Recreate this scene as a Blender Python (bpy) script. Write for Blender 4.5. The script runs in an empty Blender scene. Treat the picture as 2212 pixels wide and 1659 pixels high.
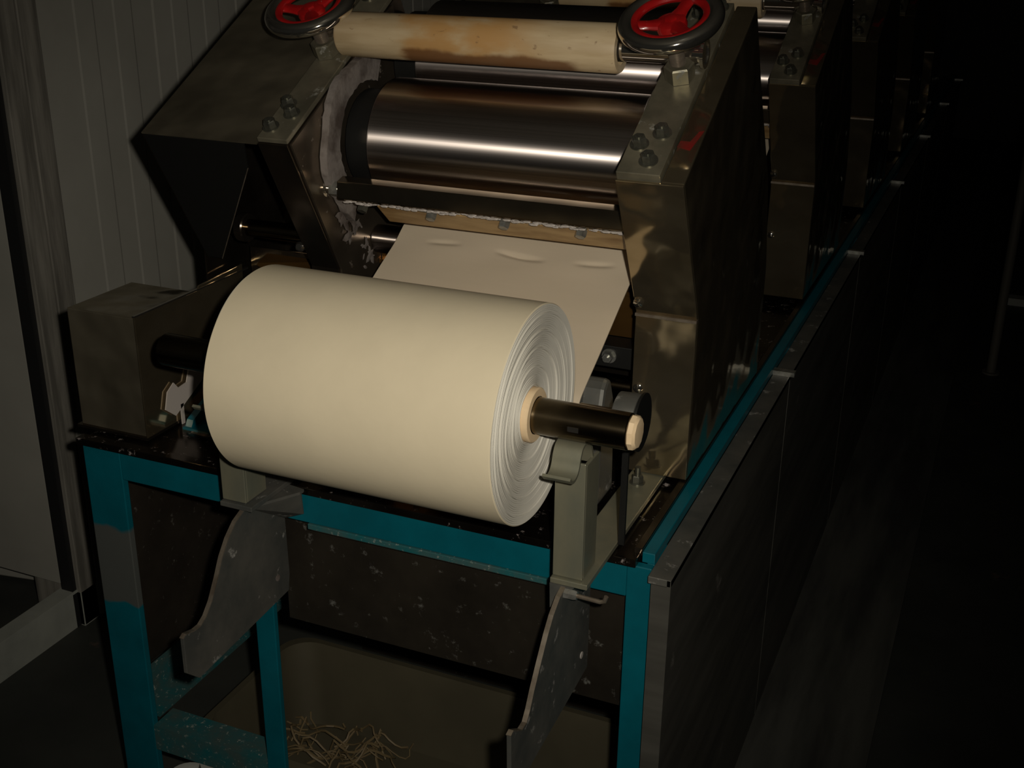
import bpy, bmesh, math, random
from mathutils import Vector, Matrix
random.seed(7)
S = bpy.context.scene
COL = S.collection
pi = math.pi

# ------------------------------------------------------------------ camera
cam_d = bpy.data.cameras.new('camera')
cam = bpy.data.objects.new('camera', cam_d); COL.objects.link(cam)
cam_d.sensor_width = 36.0
cam_d.lens = 2542.43 / 2212 * 36.0
cam_d.clip_start = 0.02; cam_d.clip_end = 60
CR = Vector((0.91868953, 0.39486037, 0.00973874))
CD = Vector((0.155656, -0.33927107, -0.92772105))
CF = Vector((-0.3630162, 0.85380351, -0.37314716))
CP = Vector((1.2346, -1.2358, 0.7433))
m = Matrix((( CR.x, -CD.x, -CF.x), (CR.y, -CD.y, -CF.y), (CR.z, -CD.z, -CF.z))).to_4x4()
m.translation = CP
cam.matrix_world = m
S.camera = cam

# ------------------------------------------------------------------ world + lights
w = bpy.data.worlds.new('night_hall'); S.world = w; w.use_nodes = True
w.node_tree.nodes['Background'].inputs[0].default_value = (0.95, 1.0, 0.9, 1)
w.node_tree.nodes['Background'].inputs[1].default_value = 0.0045

def spot(name, loc, target, power, size, blend, radius, col):
    d = bpy.data.lights.new(name, 'SPOT'); d.energy = power; d.spot_size = size; d.spot_blend = blend
    d.shadow_soft_size = radius; d.color = col
    o = bpy.data.objects.new(name, d); COL.objects.link(o)
    o.location = loc
    o.rotation_euler = (Vector(target) - Vector(loc)).to_track_quat('-Z', 'Y').to_euler()
    return o
FLASH = CP + CR * 0.055 - CD * 0.035
spot('camera_flash', FLASH, (0.60, -0.02, 0.20), 49.0, math.radians(66), 1.0, 0.012, (1.0, 0.93, 0.80))
sp_d = bpy.data.lights.new('flash_spill', 'POINT'); sp_d.energy = 7.0; sp_d.shadow_soft_size = .012; sp_d.color = (1.0, .93, .80)
sp_o = bpy.data.objects.new('flash_spill', sp_d); COL.objects.link(sp_o); sp_o.location = FLASH + CD * .004
S.view_settings.view_transform = 'Standard'
S.view_settings.look = 'None'
S.view_settings.gamma = 1.0
S.view_settings.use_curve_mapping = False
S.view_settings.exposure = 0.0

# ------------------------------------------------------------------ materials
def mat(name, col, rough=.5, metal=0.0, col2=None, scale=8.0, mix=(.35, .65), bump=0.0, bscale=30.0,
        stretch=(1, 1, 1), spots=None, aniso=0.0, coat=0.0, detail=4.0, wave=0.0, rvar=0.0, spec=None, arot=0.0):
    M = bpy.data.materials.new(name); M.use_nodes = True
    nt = M.node_tree; N = nt.nodes; L = nt.links
    b = N['Principled BSDF']
    b.inputs['Base Color'].default_value = (*col, 1)
    b.inputs['Roughness'].default_value = rough
    b.inputs['Metallic'].default_value = metal
    if spec is not None: b.inputs['Specular IOR Level'].default_value = spec
    if coat: b.inputs['Coat Weight'].default_value = coat; b.inputs['Coat Roughness'].default_value = .12
    tc = N.new('ShaderNodeTexCoord'); mp = N.new('ShaderNodeMapping')
    mp.inputs['Scale'].default_value = stretch
    L.new(tc.outputs['Object'], mp.inputs[0])
    csock = None
    if col2 is not None:
        n = N.new('ShaderNodeTexNoise'); n.inputs['Scale'].default_value = scale; n.inputs['Detail'].default_value = detail
        n.inputs['Roughness'].default_value = .62
        L.new(mp.outputs[0], n.inputs['Vector'])
        r = N.new('ShaderNodeValToRGB')
        r.color_ramp.elements[0].position = mix[0]; r.color_ramp.elements[1].position = mix[1]
        r.color_ramp.elements[0].color = (*col, 1); r.color_ramp.elements[1].color = (*col2, 1)
        L.new(n.outputs[0], r.inputs[0]); csock = r.outputs[0]
        if rvar:
            mr = N.new('ShaderNodeMapRange'); mr.inputs[3].default_value = max(.02, rough - rvar); mr.inputs[4].default_value = rough + rvar
            L.new(n.outputs[0], mr.inputs[0]); L.new(mr.outputs[0], b.inputs['Roughness'])
    if spots is not None:   # (colour, scale, threshold lo, hi)
        sc, ss, lo, hi = spots
        n = N.new('ShaderNodeTexNoise'); n.inputs['Scale'].default_value = ss; n.inputs['Detail'].default_value = 6
        n.inputs['Roughness'].default_value = .7
        L.new(tc.outputs['Object'], n.inputs['Vector'])
        r = N.new('ShaderNodeMapRange'); r.inputs[1].default_value = lo; r.inputs[2].default_value = hi
        L.new(n.outputs[0], r.inputs[0])
        mx = N.new('ShaderNodeMix'); mx.data_type = 'RGBA'
        mx.inputs[6].default_value = (*col, 1)
        if csock: L.new(csock, mx.inputs[6])
        mx.inputs[7].default_value = (*sc, 1)
        L.new(r.outputs[0], mx.inputs[0]); csock = mx.outputs[2]
        if metal > 0:
            mm = N.new('ShaderNodeMapRange'); mm.inputs[3].default_value = metal; mm.inputs[4].default_value = 0
            L.new(r.outputs[0], mm.inputs[0]); L.new(mm.outputs[0], b.inputs['Metallic'])
            if not rvar:
                m3 = N.new('ShaderNodeMapRange'); m3.inputs[3].default_value = rough; m3.inputs[4].default_value = .8
                L.new(r.outputs[0], m3.inputs[0]); L.new(m3.outputs[0], b.inputs['Roughness'])
    if csock: L.new(csock, b.inputs['Base Color'])
    if aniso:
        b.inputs['Anisotropic'].default_value = aniso; b.inputs['Anisotropic Rotation'].default_value = arot
        tg = N.new('ShaderNodeTangent'); tg.direction_type = 'RADIAL'; tg.axis = 'X'
        L.new(tg.outputs[0], b.inputs['Tangent'])
    prev = None
    if wave:
        n = N.new('ShaderNodeTexNoise'); n.inputs['Scale'].default_value = 9.0; n.inputs['Detail'].default_value = 1.6
        L.new(tc.outputs['Object'], n.inputs['Vector'])
        bp = N.new('ShaderNodeBump'); bp.inputs['Strength'].default_value = 1.0; bp.inputs['Distance'].default_value = wave
        L.new(n.outputs[0], bp.inputs['Height']); prev = bp
    if bump:
        n = N.new('ShaderNodeTexNoise'); n.inputs['Scale'].default_value = bscale; n.inputs['Detail'].default_value = 5
        L.new(mp.outputs[0], n.inputs['Vector'])
        bp = N.new('ShaderNodeBump'); bp.inputs['Strength'].default_value = .6; bp.inputs['Distance'].default_value = bump
        L.new(n.outputs[0], bp.inputs['Height'])
        if prev: L.new(prev.outputs[0], bp.inputs['Normal'])
        prev = bp
    if prev: L.new(prev.outputs[0], b.inputs['Normal'])
    return M

MAT = dict(
    stainless=mat('polished_stainless', (.52, .43, .29), .11, .93, (.36, .29, .18), 5, wave=.010, rvar=.05, stretch=(1, 1, 2)),
    stainless_brushed=mat('brushed_stainless', (.40, .35, .25), .17, .82, (.26, .225, .16), 4, wave=.03, rvar=.06, stretch=(1, 2, 1)),
    stainless_dark=mat('dark_smeared_stainless', (.17, .14, .11), .18, .94, (.08, .066, .05), 7, wave=.004, rvar=.08),
    stainless_dusty=mat('dusty_stainless', (.27, .22, .165), .24, .88, (.13, .105, .08), 6, wave=.003, spots=((.26, .235, .215), 30, .64, .72)),
    tray=mat('dusty_dark_tray', (.09, .075, .06), .16, .95, (.045, .035, .028), 9, wave=.002, spots=((.30, .26, .25), 60, .60, .68)),
    cap=mat('galvanized_cap', (.29, .26, .185), .38, .6, (.15, .14, .10), 14, bump=.0004, bscale=50, spots=((.33, .33, .31), 22, .6, .7)),
    galv=mat('galvanized_steel', (.26, .245, .17), .40, .5, (.185, .19, .145), 11, (.3, .7), bump=.0003, bscale=40, stretch=(2, 2, .7)),
    galv_dirty=mat('dusty_galvanized', (.125, .12, .105), .5, .4, (.075, .078, .072), 13, bump=.0006, bscale=40, spots=((.30, .29, .27), 30, .6, .7)),
    edge=mat('cut_steel_edge', (.34, .29, .23), .35, .7, (.2, .16, .12), 40),
    roller=mat('turned_steel_roller', (.62, .55, .52), .32, 1.0, (.48, .43, .40), 30, aniso=1.0, arot=.25, stretch=(.02, 20, 20)),
    chrome=mat('chrome', (.68, .64, .57), .085, .975),
    shaft=mat('oily_steel_shaft', (.21, .165, .10), .20, 1.0, (.12, .09, .055), 8, aniso=.6, arot=.25),
    bolt=mat('zinc_bolt', (.21, .205, .165), .34, .8, (.11, .11, .09), 60),
    bolt_bright=mat('bright_zinc_bolt', (.5, .5, .47), .3, .8, (.25, .25, .22), 60),
    red=mat('red_enamel', (.42, .008, .008), .32, 0, (.28, .004, .005), 25, spots=((.45, .32, .28), 45, .66, .70), coat=.4, bump=.0006, bscale=40),
    teal=mat('teal_paint', (.0, .105, .140), .38, 0, (.0, .082, .11), 12, spots=((.05, .06, .055), 34, .68, .74)),
    teal_dusty=mat('dusty_teal_paint', (.008, .10, .11), .5, 0, (.05, .085, .08), 20, spots=((.30, .32, .28), 120, .58, .68)),
    dough=mat('cream_dough_sheet', (.67, .585, .42), .50, 0, (.63, .55, .395), 9, bump=.00015, bscale=90, spec=.25),
    web=mat('glossy_dough_web', (.62, .525, .40), .22, 0, (.60, .51, .385), 5, bump=.0001, bscale=30, stretch=(1.5, 6, 6)),
    layers=mat('dough_layer_edges', (.59, .565, .50), .8, 0, (.55, .53, .47), 30, stretch=(.1, .6, .6)),
    wood_core=mat('pale_wood_core', (.78, .60, .38), .5, 0, (.70, .52, .32), 40, stretch=(.3, 1, 1)),
    wood_strip=mat('scraper_wood', (.50, .33, .15), .45, 0, (.22, .115, .035), 9, (.35, .7), stretch=(1, 4, 4)),
    panel=mat('white_cold_room_panel', (.36, .35, .31), .34, 0, (.31, .30, .265), 3),
    trim=mat('grey_aluminium_trim', (.33, .31, .27), .45, .2, (.16, .15, .13), 12, stretch=(4, 4, .3)),
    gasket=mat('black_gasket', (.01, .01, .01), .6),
    curb=mat('white_painted_curb', (.34, .35, .31), .6, 0, (.27, .28, .25), 10),
    floor=mat('dark_worn_floor', (.040, .042, .036), .55, 0, (.026, .028, .025), 4, bump=.001, bscale=20, spots=((.09, .06, .045), 7, .68, .74)),
    plinth=mat('scuffed_plinth', (.075, .075, .066), .5, 0, (.036, .036, .033), 5, stretch=(3, .4, 1)),
    cover=mat('scuffed_dark_cover', (.115, .11, .095), .42, .35, (.06, .058, .05), 4, stretch=(.6, .5, 3.5), spots=((.13, .12, .105), 9, .64, .74)),
    inner=mat('grimy_inner_panel', (.032, .026, .02), .38, .55, (.055, .045, .035), 7, spots=((.09, .085, .075), 60, .62, .72)),
    front=mat('grimy_dark_apron', (.055, .046, .034), .33, .6, (.03, .025, .02), 7, spots=((.10, .10, .09), 40, .60, .70), stretch=(1, 1, 1)),
    reflection_brown=mat('reflection_brown_plate', (.22, .115, .035), .26, .8, (.10, .05, .015), 6, rvar=.05),  # brown of a reflection put into the steel colour
    tub=mat('khaki_plastic', (.085, .074, .046), .5, 0, (.065, .057, .036), 4),
    strands=mat('dough_strands', (.16, .115, .055), .6),
    green=mat('green_plastic', (.0, .22, .07), .4),
    white=mat('white_plastic', (.45, .46, .42), .45),
    scrap=mat('white_dough_scrap', (.42, .38, .35), .6),
    dust=mat('caked_flour', (.19, .165, .15), .85, 0, (.065, .048, .04), 16, (.42, .6), bump=.003, bscale=60),
    black=mat('black_shadow_steel', (.016, .016, .015), .45, .5),  # black steel; also paints shade on the guard front and roller ends
    redtape=mat('red_marking', (.30, .01, .01), .4, .3, (.12, .03, .02), 25),
    bar=mat('polished_bar', (.30, .25, .18), .14, .97, (.2, .165, .12), 9, wave=.001),
    pole=mat('grey_pole', (.12, .11, .09), .6),
)

# wooden roll: cream timber with stains whose shape belongs to the timber
def wood_roll_mat():
    M = bpy.data.materials.new('stained_timber_roll'); M.use_nodes = True
    nt = M.node_tree; N = nt.nodes; L = nt.links; b = N['Principled BSDF']
    b.inputs['Roughness'].default_value = .52
    tc = N.new('ShaderNodeTexCoord'); sp = N.new('ShaderNodeSeparateXYZ'); L.new(tc.outputs['Object'], sp.inputs[0])
    def math_(op, a, b2=None, v=None):
        n = N.new('ShaderNodeMath'); n.operation = op
        L.new(a, n.inputs[0]) if not isinstance(a, (int, float)) else setattr(n.inputs[0], 'default_value', a)
        if b2 is not None:
            L.new(b2, n.inputs[1]) if not isinstance(b2, (int, float)) else setattr(n.inputs[1], 'default_value', b2)
        return n.outputs[0]
    def rng(s, a, c, d=0.0, e=1.0, smooth=True):
        n = N.new('ShaderNodeMapRange'); n.interpolation_type = 'SMOOTHSTEP'
        n.inputs[1].default_value = a; n.inputs[2].default_value = c; n.inputs[3].default_value = d; n.inputs[4].default_value = e
        L.new(s, n.inputs[0]); return n.outputs[0]
    def noise(sc, stretch, det=5):
        mp = N.new('ShaderNodeMapping'); mp.inputs['Scale'].default_value = stretch; L.new(tc.outputs['Object'], mp.inputs[0])
        n = N.new('ShaderNodeTexNoise'); n.inputs['Scale'].default_value = sc; n.inputs['Detail'].default_value = det
        L.new(mp.outputs[0], n.inputs['Vector']); return n.outputs[0]
    def mixc(f, a, b2):
        n = N.new('ShaderNodeMix'); n.data_type = 'RGBA'; L.new(f, n.inputs[0])
        L.new(a, n.inputs[6]) if not isinstance(a, tuple) else setattr(n.inputs[6], 'default_value', (*a, 1))
        L.new(b2, n.inputs[7]) if not isinstance(b2, tuple) else setattr(n.inputs[7], 'default_value', (*b2, 1))
        return n.outputs[2]
    g = noise(26, (.5, 3, 3))
    c = mixc(rng(g, .35, .7), (.60, .47, .29), (.50, .375, .215))
    # orange soaked middle (x from -.13 to .12 about the roll centre)
    nz = noise(14, (1, 2.2, 2.2))
    xl = math_('ADD', sp.outputs[0], math_('MULTIPLY', math_('SUBTRACT', nz, .5), .08))
    mid = math_('MULTIPLY', rng(xl, -.125, -.095), rng(xl, .03, .13, 1, 0))
    c = mixc(math_('MULTIPLY', mid, math_('MULTIPLY', rng(nz, .25, .55), .95)), c, (.50, .28, .10))
    # dark brown soak along the underside facing the front
    zz = math_('ADD', sp.outputs[2], math_('MULTIPLY', math_('SUBTRACT', noise(9, (1.3, 1, 1)), .5), .030))
    low = math_('MULTIPLY', rng(zz, -.0165, -.0095, 1, 0), math_('MULTIPLY', rng(xl, -.12, -.10), rng(xl, .13, .16, 1, 0)))
    c = mixc(math_('MULTIPLY', low, .88), c, (.16, .065, .02))
    fl = noise(60, (1, 2, 2), 3)
    c = mixc(math_('MULTIPLY', rng(fl, .66, .74), .6), c, (.2, .11, .05))
    L.new(c, b.inputs['Base Color'])
    bp = N.new('ShaderNodeBump'); bp.inputs['Distance'].default_value = .0006; bp.inputs['Strength'].default_value = .5
    L.new(g, bp.inputs['Height']); L.new(bp.outputs[0], b.inputs['Normal'])
    return M
MAT['timber'] = wood_roll_mat()

def leg_mat():   # teal leg with a worn bare band of its own
    M = MAT['teal'].copy(); M.name = 'teal_paint_with_bare_patch'
    nt = M.node_tree; N = nt.nodes; L = nt.links; b = N['Principled BSDF']
    src = b.inputs['Base Color'].links[0].from_socket
    tc = N.new('ShaderNodeTexCoord'); sp = N.new('ShaderNodeSeparateXYZ'); L.new(tc.outputs['Object'], sp.inputs[0])
    n = N.new('ShaderNodeTexNoise'); n.inputs['Scale'].default_value = 18; L.new(tc.outputs['Object'], n.inputs['Vector'])
    ad = N.new('ShaderNodeMath'); ad.operation = 'MULTIPLY_ADD'; ad.inputs[1].default_value = .035
    L.new(n.outputs[0], ad.inputs[0]); L.new(sp.outputs[2], ad.inputs[2])
    a = N.new('ShaderNodeMapRange'); a.inputs[1].default_value = .480; a.inputs[2].default_value = .486
    c = N.new('ShaderNodeMapRange'); c.inputs[1].default_value = .617; c.inputs[2].default_value = .623; c.inputs[3].default_value = 1; c.inputs[4].default_value = 0
    L.new(ad.outputs[0], a.inputs[0]); L.new(ad.outputs[0], c.inputs[0])
    mu = N.new('ShaderNodeMath'); mu.operation = 'MULTIPLY'; L.new(a.outputs[0], mu.inputs[0]); L.new(c.outputs[0], mu.inputs[1])
    mx = N.new('ShaderNodeMix'); mx.data_type = 'RGBA'; L.new(mu.outputs[0], mx.inputs[0]); L.new(src, mx.inputs[6])
    mx.inputs[7].default_value = (.075, .08, .075, 1)
    L.new(mx.outputs[2], b.inputs['Base Color'])
    return M
MAT['teal_leg'] = leg_mat()

# ------------------------------------------------------------------ mesh helpers
def BM(): return bmesh.new()
def box(bm, x0, x1, y0, y1, z0, z1):
    v = [bm.verts.new((x, y, z)) for z in (z0, z1) for y in (y0, y1) for x in (x0, x1)]
    for f in ((0, 2, 3, 1), (4, 5, 7, 6), (0, 1, 5, 4), (2, 6, 7, 3), (0, 4, 6, 2), (1, 3, 7, 5)):
        bm.faces.new([v[i] for i in f])
    return v
def prism_x(bm, poly, x0, x1):    # poly in (y, z)
    a = [bm.verts.new((x0, y, z)) for y, z in poly]; b = [bm.verts.new((x1, y, z)) for y, z in poly]
    n = len(poly)
    bm.faces.new(a); bm.faces.new(b[::-1])
    for i in range(n):
        bm.faces.new((a[i], b[i], b[(i + 1) % n], a[(i + 1) % n]))
def prism_dir(bm, pts, off):      # pts 3d coplanar, off vector
    off = Vector(off)
    a = [bm.verts.new(Vector(p)) for p in pts]; b = [bm.verts.new(Vector(p) + off) for p in pts]
    n = len(pts)
    bm.faces.new(a); bm.faces.new(b[::-1])
    for i in range(n): bm.faces.new((a[i], b[i], b[(i + 1) % n], a[(i + 1) % n]))
def frame(d):
    d = Vector(d).normalized()
    u = d.orthogonal().normalized()
    if abs(d.x) > .9: u = Vector((0, 0, 1))
    if abs(d.x) < .01: u = Vector((1, 0, 0))
    u = (u - d * u.dot(d)).normalized()
    return d, u, d.cross(u)
def lathe(bm, c, d, prof, n=32, a0=0, cap=True):   # prof: (t along d, radius)
    c = Vector(c); d, u, v = frame(d); rings = []
    for t, r in prof:
        rings.append([bm.verts.new(c + d * t + (u * math.cos(a0 + 2 * pi * i / n) + v * math.sin(a0 + 2 * pi * i / n)) * r) for i in range(n)])
    for k in range(len(rings) - 1):
        for i in range(n):
            bm.faces.new((rings[k][i], rings[k][(i + 1) % n], rings[k + 1][(i + 1) % n], rings[k + 1][i]))
    if cap:
        bm.faces.new(rings[0][::-1]); bm.faces.new(rings[-1])
def cyl(bm, p, q, r, n=32):
    d = Vector(q) - Vector(p); lathe(bm, p, d, [(0, r), (d.length, r)], n)
def hexbolt(bm, c, d, r, h, washer=True, tip=0):
    if washer: lathe(bm, c, d, [(0, r * 1.3), (h * .15, r * 1.3)], 24)
    lathe(bm, c, d, [(h * .15, r), (h * .85, r), (h, r * .86)], 6)
    if tip: lathe(bm, c, d, [(h, r * .5), (h + tip, r * .5)], 14)
def torus(bm, c, d, R, rx, ry, n=64, k=16):
    c = Vector(c); d, u, v = frame(d); rings = []
    for i in range(n):
        a = 2 * pi * i / n; e = u * math.cos(a) + v * math.sin(a)
        rings.append([bm.verts.new(c + e * (R + rx * math.cos(2 * pi * j / k)) + d * (ry * math.sin(2 * pi * j / k))) for j in range(k)])
    for i in range(n):
        for j in range(k):
            bm.faces.new((rings[i][j], rings[(i + 1) % n][j], rings[(i + 1) % n][(j + 1) % k], rings[i][(j + 1) % k]))
def tube(bm, pts, r, n=10):
    pts = [Vector(p) for p in pts]; rings = []
    for i, p in enumerate(pts):
        t = (pts[min(i + 1, len(pts) - 1)] - pts[max(i - 1, 0)]).normalized()
        u = t.orthogonal().normalized() if i == 0 else (pu - t * pu.dot(t)).normalized()
        pu = u; v = t.cross(u)
        rings.append([bm.verts.new(p + (u * math.cos(2 * pi * j / n) + v * math.sin(2 * pi * j / n)) * r) for j in range(n)])
    for k in range(len(rings) - 1):
        for j in range(n): bm.faces.new((rings[k][j], rings[k][(j + 1) % n], rings[k + 1][(j + 1) % n], rings[k + 1][j]))
    bm.faces.new(rings[0][::-1]); bm.faces.new(rings[-1])
def strip_sheet(bm, line, x0, x1, th, nx=2, wob=None):   # sheet following a (y,z) line
    pts = []
    for i, (y, z) in enumerate(line):
        a = Vector(line[max(i - 1, 0)]); b = Vector(line[min(i + 1, len(line) - 1)])
        t = (b - a).normalized(); pts.append((Vector((y, z)), Vector((-t.y, t.x))))
    top = []; bot = []
    for k, (p, n) in enumerate(pts):
        r1 = []; r2 = []
        for i in range(nx + 1):
            x = x0 + (x1 - x0) * i / nx
            w_ = wob(x, k / (len(pts) - 1)) if wob else 0
            a = p + n * (th / 2 + w_); b = p + n * (-th / 2 + w_)
            r1.append(bm.verts.new((x, a.x, a.y))); r2.append(bm.verts.new((x, b.x, b.y)))
        top.append(r1); bot.append(r2)
    K = len(pts)
    for k in range(K - 1):
        for i in range(nx):
            bm.faces.new((top[k][i], top[k][i + 1], top[k + 1][i + 1], top[k + 1][i]))
            bm.faces.new((bot[k][i], bot[k + 1][i], bot[k + 1][i + 1], bot[k][i + 1]))
        bm.faces.new((top[k][0], top[k + 1][0], bot[k + 1][0], bot[k][0]))
        bm.faces.new((top[k][nx], bot[k][nx], bot[k + 1][nx], top[k + 1][nx]))
    for i in range(nx):
        bm.faces.new((top[0][i], bot[0][i], bot[0][i + 1], top[0][i + 1]))
        bm.faces.new((top[-1][i], top[-1][i + 1], bot[-1][i + 1], bot[-1][i]))

def obj(name, bm, material, parent=None, smooth=True, bevel=0.0, label=None, origin=None, kind=None):
    bmesh.ops.recalc_face_normals(bm, faces=bm.faces)
    pl = Vector((0, 0, 0))
    if parent is not None: pl = WLOC[parent.name]
    org = Vector(origin) if origin is not None else pl
    bmesh.ops.translate(bm, verts=bm.verts, vec=-org)
    me = bpy.data.meshes.new(name); bm.to_mesh(me); bm.free()
    me.materials.append(MAT[material] if isinstance(material, str) else material)
    if smooth:
        for p in me.polygons: p.use_smooth = True
        me.set_sharp_from_angle(angle=math.radians(34))
    o = bpy.data.objects.new(name, me); COL.objects.link(o)
    o.location = org - pl
    if parent is not None: o.parent = parent
    WLOC[o.name] = org
    if bevel:
        b = o.modifiers.new('bevel', 'BEVEL'); b.width = bevel; b.segments = 2; b.limit_method = 'ANGLE'
        b.angle_limit = math.radians(40)
    if label: o['label'] = label
    if kind: o['kind'] = kind
    return o
WLOC = {}
def tag(o, label, cat, group=None):
    o['label'] = label; o['category'] = cat
    if group: o['group'] = group
    return o
def thing(name, loc, label, cat, group=None):
    o = bpy.data.objects.new(name, None); COL.objects.link(o); o.location = loc; WLOC[o.name] = Vector(loc)
    o.empty_display_size = .05
    return tag(o, label, cat, group)
def dup(root, shift, label, group=None, keep=None):
    def cp(o, par):
        c = o.copy(); COL.objects.link(c); c.parent = par
        for ch in [k for k in KIDS.get(o.name, [])]: cp(ch, c)
        return c
    KIDS = {}
    for o in COL.objects:
        if o.parent: KIDS.setdefault(o.parent.name, []).append(o)
    r = cp(root, None); r.location = Vector(root.location) + Vector(shift)
    r['label'] = label
    if group: r['group'] = group
    return r
def struct(name, bm, material, **k):
    o = obj(name, bm, material, **k); o['kind'] = 'structure'; return o

# ------------------------------------------------------------------ the setting
FZ = -0.75
b = BM(); box(b, -4, 6, -3, 8, FZ - .1, FZ); struct('floor', b, 'floor', smooth=False)
b = BM(); box(b, .93, 1.155, -1.2, 6.5, FZ, FZ + .012)
struct('trim_1', b, 'plinth', smooth=False)

WX = -0.525
b = BM(); box(b, -4, 6, -3, 8, 1.62, 1.72); struct('ceiling', b, 'panel', smooth=False)
# wall of upright cold-room panels
b = BM(); box(b, WX - .12, WX - .02, .56, 7.0, FZ, 1.6195); wl = struct('wall_left', b, 'panel', smooth=False)
def wall_panel(y0, y1):
    bm = BM(); poly = [(WX - .0195, y0 + .0015)]
    w_ = y1 - y0
    poly.append((WX, y0 + .004))
    for c in (.30, .68):
        yc = y0 + w_ * c
        poly += [(WX, yc - .030), (WX + .0014, yc - .025), (WX + .0014, yc + .025), (WX, yc + .030)]
    poly += [(WX, y1 - .004), (WX - .0195, y1 - .0015)]
    prism_dir(bm, [(x, y, FZ + .002) for x, y in poly], (0, 0, 2.365))
    return obj('wall_panel', bm, 'panel', parent=wl, smooth=False)
y = .60
while y < 6.6:
    wall_panel(y, y + .30); y += .30
b = BM(); box(b, -4, 6, 7.9, 8, FZ, 1.62); struct('wall_back', b, 'black', smooth=False)  # black colour of both walls stands in for the unlit far hall
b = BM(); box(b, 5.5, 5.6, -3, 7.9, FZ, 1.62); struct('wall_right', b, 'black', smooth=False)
# door jamb: stacked aluminium strips and gasket at the opening
b = BM(); box(b, WX - .12, WX + .012, .452, .5, FZ, 1.6195); struct('trim_2', b, 'trim', smooth=False, bevel=.002)
b = BM(); box(b, WX - .12, WX + .004, .5, .506, FZ, 1.6195); g = struct('trim_3', b, 'gasket', smooth=False)
b = BM(); box(b, WX - .12, WX + .010, .506, .556, FZ, 1.6195); struct('trim_4', b, 'trim', smooth=False, bevel=.002)
b = BM(); box(b, WX - .12, WX + .003, .556, .562, FZ, 1.6195); struct('trim_5', b, 'gasket', smooth=False)
b = BM(); box(b, WX - .12, WX + .004, .562, .600, FZ, 1.6195); struct('trim_6', b, 'panel', smooth=False)
b = BM(); box(b, WX - .030, WX + .001, .440, .452, FZ, 1.6195); struct('trim_7', b, 'gasket', smooth=False)
b = BM(); box(b, WX - .60, WX - .033, .4405, .451, -.645, 1.6195); struct('wall_reveal', b, 'panel', smooth=False).name = 'wall_left_return'
# threshold curb along the floor
b = BM(); box(b, WX - .03, WX, -1.6, .452, FZ, FZ + .085); box(b, WX - .036, WX + .003, -1.6, .452, FZ + .085, FZ + .091)
struct('baseboard_left', b, 'curb', smooth=False)
b = BM(); box(b, WX, WX + .012, .452, 6.5, FZ, FZ + .085); struct('baseboard_left_rear', b, 'curb', smooth=False).name = 'trim_8'
# door leaf standing open inside the next room
d = bpy.data.objects.new('door_1', None); COL.objects.link(d); d.location = (WX - .14, .590, FZ); d['kind'] = 'structure'
WLOC['door_1'] = Vector(d.location)
b = BM(); prism_dir(b, [(WX - .14, .592, FZ + .01), (WX - 1.3, .40, FZ + .01), (WX - 1.3, .36, FZ + .01), (WX - .14, .552, FZ + .01)], (0, 0, 2.2))
obj('door_leaf', b, 'panel', parent=d, smooth=False, bevel=.004)
b = BM(); prism_dir(b, [(WX - .15, .5505, FZ + .012), (WX - .19, .5438, FZ + .012), (WX - .19, .5398, FZ + .012), (WX - .15, .5465, FZ + .012)], (0, 0, 2.19))
obj('door_edge_strip', b, 'trim', parent=d, smooth=False)
b = BM(); box(b, WX - 2.4, WX - 2.3, -2, 7, FZ, 1.6195); struct('wall_beyond', b, 'panel', smooth=False).name = 'wall_left_beyond'

# ------------------------------------------------------------------ machine table (one long frame under the whole line)
T = thing('machine_frame', (.45, 0, FZ), 'long teal painted steel machine frame with legs under the row of roller mills', 'machine frame')
Lr = 5.2
def part(name, fn, material, parent, **k):
    bm = BM(); fn(bm); return obj(name, bm, material, parent=parent, **k)
part('leg', lambda b: (box(b, .002, .072, .0, .012, FZ, -.0125), box(b, .002, .014, .012, .07, FZ, -.0125)), 'teal_leg', T, smooth=False, bevel=.0015, label='teal leg with a bare grey patch')
part('leg', lambda b: (box(b, .868, .900, .0, .012, FZ, -.0125), box(b, .890, .900, .012, .07, FZ, -.0125)), 'teal', T, smooth=False, bevel=.0015)
part('leg', lambda b: box(b, .292, .326, .004, .014, FZ + .0, -.058), 'teal', T, smooth=False, bevel=.0015)
for yy in (.88, 1.76, 2.64, 3.52, 4.4):
    part('leg', lambda b: box(b, .002, .06, yy, yy + .05, FZ, -.0125), 'teal', T, smooth=False)
    part('leg', lambda b: box(b, .85, .9, yy, yy + .05, FZ, -.0125), 'teal', T, smooth=False)
part('front_rail', lambda b: box(b, .072, .868, .0, .012, -.0595, -.0125), 'teal', T, smooth=False, bevel=.0015)
part('front_rail_lip', lambda b: box(b, .40, .80, -.003, .03, -.068, -.0595), 'teal_dusty', T, smooth=False, bevel=.001, label='teal lip dusted with white flour')
part('lower_rail', lambda b: (box(b, .072, .292, .0, .05, -.518, -.512), box(b, .072, .292, .0, .006, -.56, -.518)), 'teal_dusty', T, smooth=False)
part('side_rail', lambda b: (box(b, .014, .06, .03, Lr, -.52, -.514), box(b, .014, .02, .03, Lr, -.514, -.455)), 'teal_dusty', T, smooth=False)
part('side_rail', lambda b: box(b, .8835, .900, .012, Lr, -.0125, .002), 'teal', T, smooth=False, bevel=.001)
part('side_rail', lambda b: box(b, .002, .03, .012, Lr, -.04, -.0125), 'teal', T, smooth=False)
part('side_flange', lambda b: box(b, .9005, .93, -.018, Lr, -.022, -.012), 'galv_dirty', T, smooth=False, bevel=.001, label='dusty grey flange')
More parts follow.
